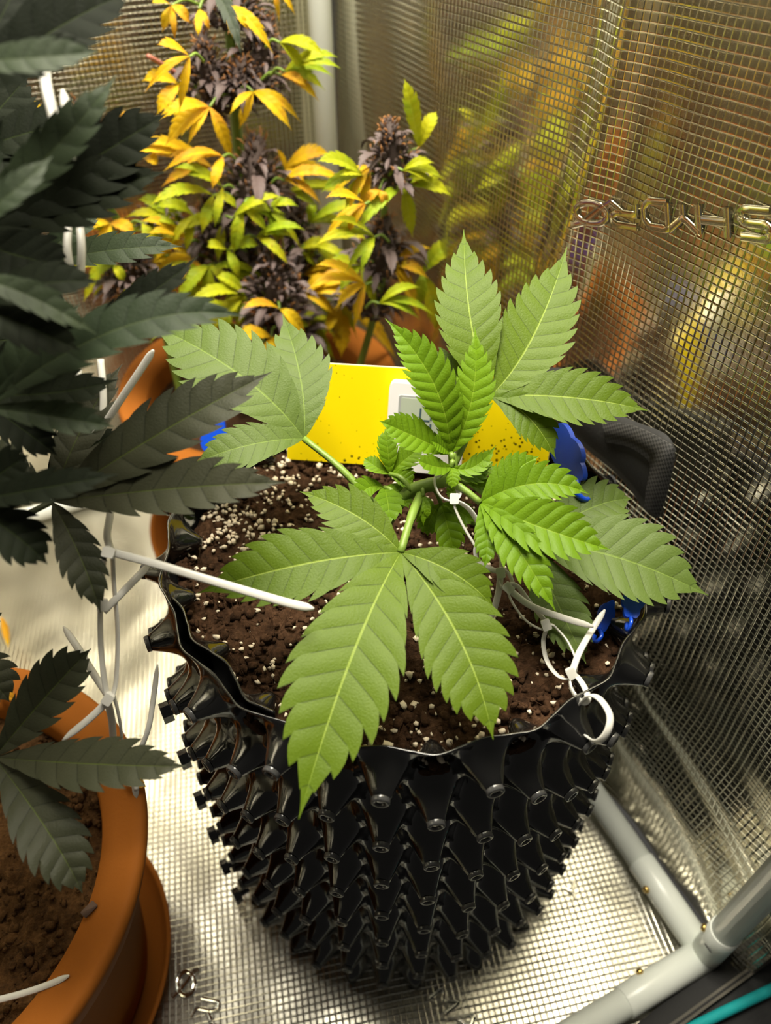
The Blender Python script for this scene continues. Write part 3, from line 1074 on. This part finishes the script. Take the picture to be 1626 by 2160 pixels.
def bud_mesh(name, root, bot, top, R, seed):
    r_ = np.random.default_rng(seed)
    bot, top = np.asarray(bot, float), np.asarray(top, float)
    ax = nrm(top - bot)
    Hh = np.linalg.norm(top - bot)
    s1 = nrm(np.cross(ax, [0.3, 1, .1]))
    s2 = np.cross(ax, s1)
    mb = MB()
    sweep(mb, [bot, top], [R * .45, R * .2], seg=8)
    n = 170
    for i in range(n):
        h = (i + .5) / n
        a = i * 2.39996 + r_.normal() * .3
        prof = (0.55 + .45 * math.sin(PI * min(1, h * 1.25 + .1))) * (1 - h ** 2.2 * .82)
        rad = R * prof * r_.uniform(.62, .98)
        o = s1 * math.cos(a) + s2 * math.sin(a)
        P = bot + ax * Hh * h + o * rad
        d = nrm(o * (1 - .5 * h) + ax * (.35 + .9 * h) + r_.normal(size=3) * .25)
        L = R * r_.uniform(.17, .30)
        w = L * .34
        u = nrm(np.cross(d, ax + .01))
        v = np.cross(d, u)
        vs = [P - d * L * .3]
        for t, k in ((.0, 1.0), (.45, .75)):
            for q in range(5):
                g = 2 * PI * q / 5
                vs.append(P + d * L * t + (u * math.cos(g) + v * math.sin(g)) * w * k)
        vs.append(P + d * L)
        fs = [(0, 1 + (q + 1) % 5, 1 + q) for q in range(5)] + [(1 + q, 1 + (q + 1) % 5, 6 + (q + 1) % 5, 6 + q) for q in range(5)] + [(6 + q, 6 + (q + 1) % 5, 11) for q in range(5)]
        mb.add(vs, fs, mi=0)
        if i % 2 == 0:   # pistil
            e = P + d * L * 1.0
            tp = e + nrm(d + r_.normal(size=3) * .7) * L * r_.uniform(.5, 1.0)
            sweep(mb, [e - d * L * .3, (e + tp) / 2 + ax * L * .1, tp], [.0007, .0006, .0002], seg=4, mi=2)
    for i in range(46):   # sugar leaves
        h = r_.uniform(0, .85)
        a = i * 2.39996
        prof = (0.55 + .45 * math.sin(PI * min(1, h * 1.25 + .1))) * (1 - h ** 2.2 * .8)
        o = s1 * math.cos(a) + s2 * math.sin(a)
        P = bot + ax * Hh * h + o * R * prof * .7
        L = R * r_.uniform(.55, 1.0) * (1.1 - .5 * h)
        d = nrm(o + ax * r_.uniform(-.35, .6) + r_.normal(size=3) * .15)
        m = P + d * L * .55 + ax * L * .10
        t = P + d * L - ax * L * r_.uniform(-.05, .3)
        leaflet(mb, P, m, t, L * .15, ax, teeth=4, sub=1, fold=.5, relief=0, tooth=.25, mi=1)
    b = mb.build(name, [M['bud'], M['sugar'], M['pistil']], root)
    for i in range(9):   # larger single ones
        h = r_.uniform(.05, .7)
        a = i * 2.39996 + .7
        o = s1 * math.cos(a) + s2 * math.sin(a)
        P = bot + ax * Hh * h + o * R * .6
        L = R * r_.uniform(.8, 1.2)
        d = nrm(o + ax * r_.uniform(-.2, .3))
        q = MB()
        leaflet(q, P, P + d * L * .55 + ax * L * .08, P + d * L - ax * L * r_.uniform(.1, .45), L * .17, ax, teeth=5, sub=2, fold=.4, relief=.05, tooth=.25)
        q.build('sugar_leaf', M['sugar'], b)
    return b


fpA = empty('flowering_cannabis_plant', PT, 'tall flowering plant with purple buds and yellow leaves in the terracotta pot by the corner', 'plant', 'flowering plants in the back pot')
PB0 = PT + [.080, -.05, 0]
fpB = empty('flowering_cannabis_plant', PB0, 'small flowering stalk with two purple buds beside the tent corner post', 'plant', 'flowering plants in the back pot')
PC0 = PT + [-.085, .01, 0]
fpC = empty('flowering_cannabis_plant', PC0, 'flowering stalk with purple buds half hidden behind the dark green plant', 'plant', 'flowering plants in the back pot')


VF = {fpA: VA, fpB: VB_, fpC: VC_}


def chain(root, base, pts, r0, r1, mat='stem', name='stem'):
    P = catmull([base] + [VF[root](*p) for p in pts], 6)
    return sweep(MB(), P, list(np.linspace(r0, r1, len(P))), seg=8).build(name, M[mat], root)


chain(fpA, PT - [0, 0, .01], [(560, 640, .84), (520, 480, .84), (502, 300, .84), (490, 150, .84), (480, -60, .84)], .006, .0045)
chain(fpB, PB0 - [0, 0, .01], [(800, 620, .80), (808, 480, .80), (822, 280, .80)], .004, .003)
chain(fpC, PC0 - [0, 0, .01], [(330, 640, .84), (280, 520, .84), (200, 380, .84), (165, 250, .84)], .004, .003)
for i, (root, bx, by, tx, ty, w, d) in enumerate((
        (fpA, 452, 236, 424, 70, 118, .83), (fpA, 530, 205, 566, 40, 122, .83), (fpA, 492, 60, 490, -60, 120, .84), (fpA, 505, 215, 505, 130, 110, .82),
        (fpA, 528, 455, 540, 292, 150, .80), (fpA, 470, 540, 440, 420, 130, .82), (fpA, 600, 560, 625, 420, 140, .81), (fpA, 580, 668, 584, 518, 128, .76), (fpA, 590, 735, 580, 630, 160, .77),
        (fpA, 505, 600, 498, 500, 120, .83), (fpA, 660, 590, 660, 500, 110, .83), (fpB, 832, 390, 820, 258, 116, .79), (fpB, 800, 575, 812, 460, 124, .80), (fpB, 770, 660, 790, 570, 110, .81),
        (fpC, 172, 330, 168, 225, 120, .84), (fpC, 275, 610, 268, 500, 110, .82), (fpC, 330, 480, 345, 420, 80, .84))):
    W_ = VF[root]
    bud_mesh('flower_bud', root, W_(bx, by, d), W_(tx, ty, d), w / 2 * depth(W_((bx + tx) / 2, (by + ty) / 2, d)) / FPX, 100 + i)
# a reddish bare stalk
sweep(MB(), catmull([VA(400, 172, .83), VA(350, 140, .82), VA(312, 118, .81)], 4), .002, seg=6).build('bare_stalk', M['stem_red'], fpA)


def yl(root, hub, tips, mat, d, w=34, nodepx=None, dd=-.01):
    lobes = []
    for t in tips:
        tx, ty = hub[0] + (t[0] - hub[0]) * 1.12, hub[1] + (t[1] - hub[1]) * 1.12
        ww = t[2] if len(t) > 2 else w
        L = math.hypot(tx - hub[0], ty - hub[1])
        mx, my = (hub[0] + tx) / 2, (hub[1] + ty) / 2 - 0.14 * abs(tx - hub[0]) - 0.03 * L
        dt = d + dd + random.uniform(-.012, .012)
        lobes.append((tx, ty, dt, mx, my, (d + dt) / 2 - .006, ww * .85))
    node = VF[root](nodepx[0], nodepx[1], d + .01) if nodepx else None
    return leaf(root, 'fan_leaf', node, (hub[0], hub[1], d), lobes, M[mat], M['stem'], petr=.0012, teeth=11, Vf=VF[root], relief=.05, fold=.20, tooth=.36, sub=3)


A, B_, C_ = fpA, fpB, fpC
Yw, Lm = 'leaf_yellow', 'leaf_lime'
for root, hub, tips, mat, d, nodepx in (
        (A, (378, 178), [(308, 172, 30), (336, 236, 34)], Yw, .82, (420, 190)),
        (A, (442, 226), [(358, 300, 44), (344, 252, 30), (486, 332, 34), (400, 300, 20)], Yw, .80, (480, 200)),
        (A, (534, 194), [(508, 264, 26), (490, 236, 18), (606, 266, 30), (624, 252, 24)], Yw, .80, (505, 190)),
        (A, (592, 158), [(664, 208, 24), (640, 180, 22)], Yw, .80, (550, 170)),
        (A, (362, 12), [(324, 8, 18), (344, 62, 22), (368, 76, 16), (398, 46, 24)], Yw, .83, (420, 10)),
        (A, (420, 20), [(418, 70, 18), (440, 60, 16)], Yw, .82, (440, 0)),
        (A, (484, 12), [(490, 72, 22), (566, 102, 28), (520, 60, 20)], Yw, .80, (488, 0)),
        (A, (578, -30), [(588, 38, 14), (618, 26, 14)], Yw, .82, (540, -20)),
        (A, (455, 362), [(252, 342, 30), (368, 334, 30), (352, 392, 26), (300, 312, 24)], Yw, .82, (500, 370)),
        (A, (600, 356), [(686, 328, 34), (588, 320, 26), (700, 384, 26), (640, 398, 26)], Yw, .80, (560, 370)),
        (A, (450, 412), [(330, 432, 30), (428, 484, 28), (500, 440, 20)], Lm, .79, (500, 420)),
        (A, (605, 410), [(748, 426, 26), (664, 436, 22), (690, 400, 20)], Lm, .80, (560, 420)),
        (A, (394, 488), [(302, 428, 36), (264, 502, 30), (278, 462, 24), (330, 540, 30)], Lm, .82, (450, 500)),
        (A, (512, 440), [(494, 528, 32), (558, 484, 24), (582, 468, 24)], Lm, .77, (530, 420)),
        (A, (652, 472), [(752, 444, 26), (758, 504, 20), (662, 436, 28), (720, 470, 20)], Lm, .80, (620, 490)),
        (A, (400, 540), [(326, 602, 34), (340, 520, 30), (424, 612, 34), (370, 600, 30)], Yw, .80, (450, 550)),
        (A, (480, 528), [(502, 582, 24), (440, 522, 24), (540, 520, 30)], Lm, .78, (520, 530)),
        (A, (630, 528), [(668, 564, 24), (720, 545, 28), (690, 520, 24)], Lm, .79, (610, 530)),
        (A, (440, 560), [(380, 630, 36), (440, 640, 34), (490, 620, 26)], Lm, .79, (470, 570)),
        (A, (520, 624), [(410, 640, 30), (450, 696, 32), (462, 588, 28), (500, 690, 18)], Lm, .765, (560, 640)),
        (A, (640, 622), [(782, 602, 40), (788, 652, 34), (706, 668, 26), (690, 590, 30)], Yw, .765, (600, 640)),
        (A, (590, 652), [(640, 706, 32), (520, 652, 24)], Yw, .74, (588, 640)),
        (A, (722, 640), [(720, 742, 44), (826, 750, 40), (690, 700, 28), (780, 665, 36)], Yw, .77, (660, 640)),
        (A, (572, 712), [(504, 718, 36), (562, 760, 36), (610, 740, 30)], Yw, .74, (580, 690)),
        (A, (400, 690), [(360, 740, 34), (440, 720, 34), (470, 690, 34), (380, 660, 28)], Lm, .80, (470, 690)),
        (A, (680, 540), [(740, 560, 30), (730, 600, 28), (665, 600, 26)], Lm, .80, (640, 540)),
        (A, (360, 470), [(300, 470, 30), (330, 500, 30), (390, 430, 30)], Lm, .84, (420, 480)),
        (A, (480, 640), [(430, 680, 34), (470, 720, 34), (540, 700, 30)], Lm, .79, (530, 640)),
        (A, (690, 690), [(650, 750, 34), (730, 720, 34), (690, 640, 28)], Lm, .80, (640, 690)),
        (B_, (768, 372), [(680, 344, 34), (688, 402, 28), (732, 434, 28), (720, 372, 24)], Lm, .785, (810, 380)),
        (B_, (852, 392), [(942, 412, 34), (868, 490, 36), (762, 482, 32), (910, 372, 26)], Lm, .78, (824, 390)),
        (B_, (884, 312), [(856, 182, 40), (916, 244, 34)], Lm, .80, (840, 350)),
        (B_, (800, 400), [(775, 425, 22), (815, 432, 22)], Yw, .77, (815, 380)),
        (B_, (892, 576), [(952, 520, 42), (926, 702, 46), (884, 640, 34)], Lm, .80, (820, 560)),
        (B_, (760, 560), [(700, 560, 30), (720, 610, 30), (790, 640, 28)], Lm, .79, (800, 560)),
        (C_, (232, 472), [(178, 482, 34), (278, 492, 30), (216, 524, 30)], Yw, .82, (260, 540)),
        (C_, (230, 282), [(282, 264, 40), (196, 292, 26), (265, 300, 24)], Yw, .83, (175, 290)),
        (C_, (150, 320), [(95, 345, 24), (95, 370, 20), (180, 360, 20)], Yw, .83, (170, 310)),
        (C_, (300, 330), [(250, 350, 26), (330, 345, 26), (360, 335, 20)], Yw, .84, (240, 380)),
        (C_, (240, 560), [(190, 590, 30), (200, 545, 28), (260, 590, 24)], Lm, .81, (270, 560)),
        (C_, (100, 240), [(60, 225, 26), (80, 270, 24)], Yw, .84, (160, 270))):
    yl(root, hub, tips, mat, d, nodepx=nodepx)
# smaller leaves that fill the gaps round the buds
for root, x, y, sx in ((A, 400, 120, -1), (A, 590, 90, 1), (A, 600, 150, 1), (A, 470, 330, -1), (A, 470, 395, -1), (A, 600, 380, 1), (A, 410, 455, -1), (A, 400, 510, -1),
                       (A, 660, 520, 1), (A, 540, 500, 1), (A, 520, 570, -1), (A, 560, 590, -1), (A, 640, 580, 1), (A, 450, 600, -1), (A, 420, 650, -1), (A, 520, 690, -1),
                       (A, 640, 670, 1), (A, 700, 600, 1), (A, 560, 440, 1), (A, 470, 470, -1), (A, 350, 540, -1), (A, 340, 620, -1), (A, 600, 700, 1), (A, 490, 460, 1),
                       (B_, 770, 430, -1), (B_, 850, 360, 1), (B_, 790, 500, -1), (B_, 830, 560, 1), (B_, 770, 600, -1), (B_, 800, 640, 1), (B_, 780, 350, -1),
                       (C_, 250, 500, -1), (C_, 300, 470, 1), (C_, 220, 560, -1), (C_, 310, 560, 1), (C_, 200, 330, 1)):
    tips = []
    for k in range(random.choice((3, 3, 4))):
        L_ = random.uniform(60, 115)
        an = math.radians(random.uniform(-35, 85))
        tips.append((x + sx * L_ * math.cos(an), y + L_ * math.sin(an) * .9 + 10, random.uniform(18, 27)))
    yl(root, (x, y), tips, random.choice((Yw, Lm, Lm)), {A: .795, B_: .785, C_: .82}[root] + random.uniform(-.03, .01), nodepx=(x - sx * 30, y + 10))

# ------------------------------------------------------------------ sticky card and hygrometer
BL, BR = atz(606, 968, ZS + .004), atz(1150, 1006, ZS + .004)
TL, TR = V(640, 748, depth(BL) - .030), V(1150, 812, depth(BR) - .030)
cx = (BR - BL) / 2
upv = ((TL - BL) + (TR - BR)) / 4
nn = nrm(np.cross(cx, upv))
cc = (BL + BR) / 2 + upv
n2 = nn if nn @ (CAM - cc) > 0 else -nn
card = empty('sticky_trap', (BL + BR) / 2, 'yellow sticky insect card leaning on the back rim of the black cone pot', 'sticky trap')
box(MB(), cc, cx, upv, nn * .0005).build('sticky_sheet', M['card'], card, smooth=False)
mb = MB()
box(mb, cc - n2 * .0012, cx * 1.004, upv * 1.012, nn * .0004)
mb.build('paper_backing', M['paper'], card, smooth=False)
hg = empty('hygrometer', (BL + BR) / 2 + nn * .01, 'white digital thermometer with a small grey screen leaning on the yellow card', 'thermometer')
n2 = nn if nn @ (CAM - cc) > 0 else -nn


def oncard(px, py, h):
    r = ray(px, py)
    p0 = cc + n2 * h
    return CAM + r * (((p0 - CAM) @ n2) / (r @ n2))


a0, a1, a2 = oncard(822, 806, .011), oncard(990, 820, .011), oncard(806, 990, .011)
hx, hy = (a1 - a0) / 2, (a2 - a0) / 2
hy = hy - nrm(hx) * (hy @ nrm(hx))
hc = a0 + hx + hy - n2 * .005
box(MB(), hc, hx, hy, n2 * .005, bev=.004).build('case', M['white'], hg, smooth=False)
box(MB(), hc + n2 * .0052 - hy * .22, hx * .74, hy * .52, n2 * .0003, bev=.0015).build('bezel', plain('grey_bezel', (.35, .36, .36), .4), hg, smooth=False)
box(MB(), hc + n2 * .0056 - hy * .22, hx * .68, hy * .47, n2 * .0003, bev=.001).build('screen', M['lcd'], hg, smooth=False)
mb = MB()
for (fx, fy, lx, ly) in ((-.17, -.30, .025, .13), (-.17, .02, .025, .13), (-.02, -.16, .10, .02), (.11, -.30, .025, .12), (.11, .02, .025, .12), (-.02, .16, .10, .02)):
    box(mb, hc + n2 * .0060 + hx * fx + hy * (fy - .06), hx * lx, hy * ly, n2 * .0001)
mb.build('display_digits', M['lcd_ink'], hg, smooth=False)


# ------------------------------------------------------------------ cable ties
def tie(label, strands, head=None, group=None, w=.0019, hs=.0030):
    """strands: lists of (px,py,depth) (closed when the first point is repeated at the end)"""
    P0 = V(*strands[0][0])
    e = empty('cable_tie', P0, label, 'cable tie', group or 'cable ties training the plants')
    for s in strands:
        closed = len(s) > 3 and s[0] == s[-1]
        P = catmull([V(*p) for p in (s[:-1] if closed else s)], 8, closed)
        n_ = len(P)
        wl_ = w
        if not closed:
            wl_ = [w] * (n_ - 4) + [w * .95, w * .85, w * .6, w * .3]
        sd = nrm(np.cross(P[1] - P[0], P[0] - CAM))
        sweep(MB(), P, wl_, .0007, seg=8, closed=closed, side=None if closed else sd).build('strap', M['nylon'], e)
    if head:
        H = V(*head[:3])
        d = nrm(V(head[3], head[4], head[2]) - H)
        f = nrm(CAM - H)
        s = nrm(np.cross(d, f))
        mb = MB()
        box(mb, H, d * hs, s * hs * .85, np.cross(s, d) * hs * .6, bev=hs * .3)
        mb.build('head', M['nylon'], e, smooth=False)
    return e


# chain that pulls the main stem to the rim
tie('cable tie looped round the bent green stem, topmost of its chain', [[(920, 1004, .432), (918, 1026, .428), (932, 1050, .428), (958, 1056, .43), (968, 1036, .436), (945, 1002, .442), (920, 1004, .432)]], (958, 1052, .427, 958, 1080))
tie('long slack cable tie loop under the looped stem tie', [[(958, 1060, .428), (972, 1100, .430), (995, 1140, .434), (1010, 1160, .436), (1028, 1150, .438), (1010, 1105, .436), (985, 1070, .431), (958, 1060, .428)]])
tie('cable tie with short tail hanging down to the soil in the stem chain', [[(1006, 1150, .434), (1006, 1180, .436), (1030, 1198, .438), (1054, 1204, .438), (1058, 1180, .438), (1040, 1152, .436), (1006, 1150, .434)],
                                                       [(1056, 1212, .436), (1050, 1255, .44), (1034, 1312, .45)]], (1056, 1208, .435, 1060, 1240))
tie('cable tie with a long tail pointing at the blue clip, under a leaf tip', [[(1070, 1236, .436), (1080, 1270, .434), (1110, 1310, .434), (1146, 1328, .434), (1150, 1312, .436), (1118, 1272, .436), (1090, 1236, .437), (1070, 1236, .436)],
                                                     [(1074, 1244, .434), (1120, 1278, .432), (1190, 1304, .430), (1252, 1322, .428)]], (1072, 1240, .433, 1090, 1260))
tie('small cable tie link joining the hanging-tail tie and the long-tail tie', [[(1050, 1206, .437), (1054, 1232, .437), (1068, 1246, .437), (1082, 1240, .438), (1076, 1216, .438), (1062, 1202, .438), (1050, 1206, .437)]])
tie('wide oval cable tie ring lying over the soil, with a tail toward the blue clip', [[(1160, 1318, .434), (1146, 1350, .436), (1154, 1395, .434), (1180, 1428, .424), (1206, 1430, .418), (1216, 1400, .420), (1200, 1358, .428), (1178, 1330, .434), (1160, 1318, .434)],
                                                       [(1206, 1420, .416), (1222, 1376, .422), (1248, 1330, .434), (1276, 1286, .437)]], (1205, 1420, .415, 1215, 1440))
tie('narrow cable tie link between the oval ring and the rim ring', [[(1202, 1428, .418), (1206, 1456, .410), (1226, 1480, .402), (1240, 1474, .400), (1232, 1448, .406), (1214, 1424, .416), (1202, 1428, .418)]], (1152, 1318, .432, 1160, 1340))
tie('round cable tie ring threaded over the black pot rim', [[(1236, 1470, .398), (1262, 1472, .388), (1286, 1508, .380), (1280, 1545, .378), (1256, 1564, .385), (1226, 1540, .408), (1216, 1500, .408), (1236, 1470, .398)]])
# chain of the dark plant
G = 'cable ties of the dark plant'
tie('long cable tie tail reaching over the black pot from the dark plant', [[(226, 1162, .375), (330, 1190, .372), (470, 1232, .370), (600, 1270, .368), (662, 1284, .367)]], (230, 1166, .373, 260, 1174), w=.0021)
tie('tall narrow cable tie loop hanging below the pale tail', [[(222, 1165, .378), (212, 1270, .384), (214, 1380, .39), (228, 1470, .396), (244, 1440, .396), (248, 1330, .39), (240, 1230, .385), (236, 1168, .378), (222, 1165, .378)]], (216, 1276, .382, 214, 1310))
tie('upright cable tie strand under the dark serrated leaf', [[(236, 1168, .378), (226, 1130, .382), (232, 1085, .388), (228, 1060, .39)]], None)
tie('cable tie knotted above the chipped terracotta rim', [[(226, 1470, .398), (236, 1520, .41), (242, 1590, .43), (258, 1600, .43), (254, 1530, .41), (240, 1470, .398), (226, 1470, .398)],
                                                [(228, 1478, .396), (190, 1515, .395), (132, 1562, .393)]], (228, 1474, .394, 218, 1488))
tie('thin worn cable tie tail crossing above the terracotta rim', [[(230, 1470, .40), (200, 1425, .405), (165, 1368, .41), (134, 1322, .415)]], None)
tie('thin curved cable tie tail over the silver floor', [[(288, 1668, .44), (286, 1610, .435), (312, 1540, .43), (324, 1470, .43), (332, 1402, .43)]], None, w=.0015)
tie('short cable tie tail beside the black cone pot edge', [[(218, 1290, .384), (250, 1258, .386), (285, 1222, .39), (316, 1190, .395)]], None)
tie('cable tie with a raised tail above the dark serrated leaf', [[(206, 918, .40), (258, 838, .395), (300, 775, .392), (324, 738, .39)], [(164, 780, .41), (172, 850, .405), (192, 918, .40), (210, 912, .40)], [(212, 758, .405), (218, 830, .40), (216, 912, .398)]], (206, 914, .397, 216, 900))
tie('blurred cable tie with ridged tail among the dark leaves', [[(24, 536, .35), (90, 558, .35), (160, 582, .352)], [(150, 580, .352), (142, 520, .355), (146, 460, .36)], [(170, 580, .352), (172, 520, .355), (166, 455, .36)]], (158, 576, .348, 130, 566))
tie('pale out of focus cable tie strands near the upper dark leaves', [[(112, 325, .32), (118, 270, .32), (96, 170, .325), (100, 100, .33)], [(146, 335, .32), (150, 270, .322), (132, 190, .325)]], None, w=.0026)
tie('stubby cable tie end between the dark leaves', [[(112, 645, .36), (96, 668, .358), (76, 694, .356)]], None)
tie('cable tie tip lying across the near terracotta rim', [[(-40, 2118, .43), (40, 2098, .43), (100, 2078, .43), (146, 2058, .43)]], None)
tie('cable tie end poking below the chipped terracotta rim', [[(276, 1628, .44), (284, 1655, .445), (288, 1682, .45)]], None)


# ------------------------------------------------------------------ blue training clips
def clip(pos, ux, uy, s, label, lobes=4):
    """a scalloped blue plate with a hook; ux, uy plate axes"""
    ux, uy = nrm(ux), nrm(uy)
    nz = np.cross(ux, uy)
    e = empty('training_clip', pos, label, 'plant clip', 'blue training clips')
    mb = MB()
    out = []
    n_ = 72
    for k in range(n_):
        a = 2 * PI * k / n_
        r = .82 + .20 * abs(math.cos(lobes * a / 2 * 1.0))
        out.append((r * .55 * math.cos(a), r * math.sin(a)))
    t = s * .10
    vs = [pos + ux * s * x + uy * s * y - nz * t for x, y in out] + [pos + ux * s * x + uy * s * y + nz * t for x, y in out]
    mb.add(vs, [tuple(range(n_))[::-1], tuple(range(n_, 2 * n_))] + [(i, (i + 1) % n_, n_ + (i + 1) % n_, n_ + i) for i in range(n_)])
    mb.build('scalloped_plate', M['blue'], e, smooth=False)
    hk = [pos - uy * s * .9, pos - uy * s * 1.25 + nz * s * .25, pos - uy * s * 1.5, pos - uy * s * 1.3 - nz * s * .35, pos - uy * s * 1.0 - nz * s * .45]
    sweep(MB(), catmull(hk, 5), s * .14, s * .09, seg=8).build('hook', M['blue'], e)
    return e


clip(V(1197, 955, .470), V(1222, 948, .462) - V(1172, 962, .478), V(1172, 892, .476) - V(1218, 1018, .464), .021, 'scalloped blue plastic clip on the pot rim beside the yellow card', 6)
clip(V(1276, 1300, .455), V(1300, 1300, .46) - V(1250, 1296, .45), V(1292, 1250, .462) - V(1262, 1345, .44), .013, 'small blue plastic clip standing in the soil by the pot wall', 5)
clip(atz(455, 930, .33) , RT, UP + FW * .6, .022, 'blue plastic clip half hidden behind the pale green leaf', 6)
clip(V(1335, 1268, .44), V(1360, 1270, .44) - V(1310, 1262, .44), V(1340, 1235, .445) - V(1330, 1300, .435), .012, 'dark blue plastic clip inside the black pot wall, under a leaf tip', 6)

# ------------------------------------------------------------------ vent flap with hook and loop strip
vf = empty('vent_flap', atx(1300, 950, XR - .012), 'black vent flap with woven hook and loop strip on the silver wall', 'tent flap')
top = [(1100, 800), (1180, 776), (1260, 850), (1330, 886), (1400, 915), (1424, 950)]
bot = [(1100, 900), (1160, 885), (1240, 950), (1310, 1010), (1368, 1085), (1398, 1090)]
R1 = catmull([atx(*p, XR - .016) for p in top], 6)
R3 = catmull([atx(*p, XR - .012) for p in bot], 6)
n = len(R1)
rr_ = [[a * (1 - t) + b * t + np.array([-.006 * math.sin(PI * t), 0, 0]) for a, b in zip(R1, R3)] for t in np.linspace(0, 1, 6)]
mb = MB()
mb.add([p for r in rr_ for p in r], [(i * n + j, (i + 1) * n + j, (i + 1) * n + j + 1, i * n + j + 1) for i in range(5) for j in range(n - 1)])
o = mb.build('fabric', M['rubber'], vf)
m_ = o.modifiers.new('t', 'SOLIDIFY')
m_.thickness = .0012
mb = MB()
q = [(1272, 890), (1330, 895), (1398, 925), (1424, 955), (1408, 1040), (1392, 1090)]
q2 = [(1282, 932), (1325, 940), (1362, 962), (1374, 985), (1366, 1030), (1362, 1066)]
a_ = catmull([atx(*p, XR - .0215) for p in q], 6)
b_ = catmull([atx(*p, XR - .0215) for p in q2], 6)
n = len(a_)
mb.add(a_ + b_ + [p + [-.0015, 0, 0] for p in a_] + [p + [-.0015, 0, 0] for p in b_],
       [(i, i + 1, n + i + 1, n + i) for i in range(n - 1)] + [(2 * n + i, 3 * n + i, 3 * n + i + 1, 2 * n + i + 1) for i in range(n - 1)] +
       [(i, 2 * n + i, 2 * n + i + 1, i + 1) for i in range(n - 1)] + [(n + i, n + i + 1, 3 * n + i + 1, 3 * n + i) for i in range(n - 1)])
mb.build('webbing_strip', M['web'], vf)

# ------------------------------------------------------------------ fallen yellow leaf scraps
for lab, pts in (('curled yellow leaf scrap on the floor beside the chipped-rim pot', ((2, 1300, .03), (14, 1335, .03), (18, 1368, .032))),
                 ('dry yellow leaf scrap on the dry soil by the terracotta rim', ((150, 1592, .233), (176, 1578, .236), (204, 1552, .234))),
                 ('thin yellow leaf scrap on the terracotta rim under the cable ties', ((262, 1650, .252), (284, 1654, .253), (308, 1660, .252))),
                 ('yellow leaf scrap beside the dark leaves over dry soil', ((0, 1455, .25), (14, 1466, .252), (30, 1478, .25)))):
    P = [atz(*p) for p in pts]
    mb = MB()
    leaflet(mb, P[0], P[1] + [0, 0, .002], P[2], .004, UP, teeth=5, sub=2, fold=.5, relief=.1)
    o = mb.build('leaf_scrap', M['leaf_yellow'], origin=P[0])
    tag(o, lab, 'leaf')

for o in bpy.data.objects:
    if '_o' in o:
        del o['_o']
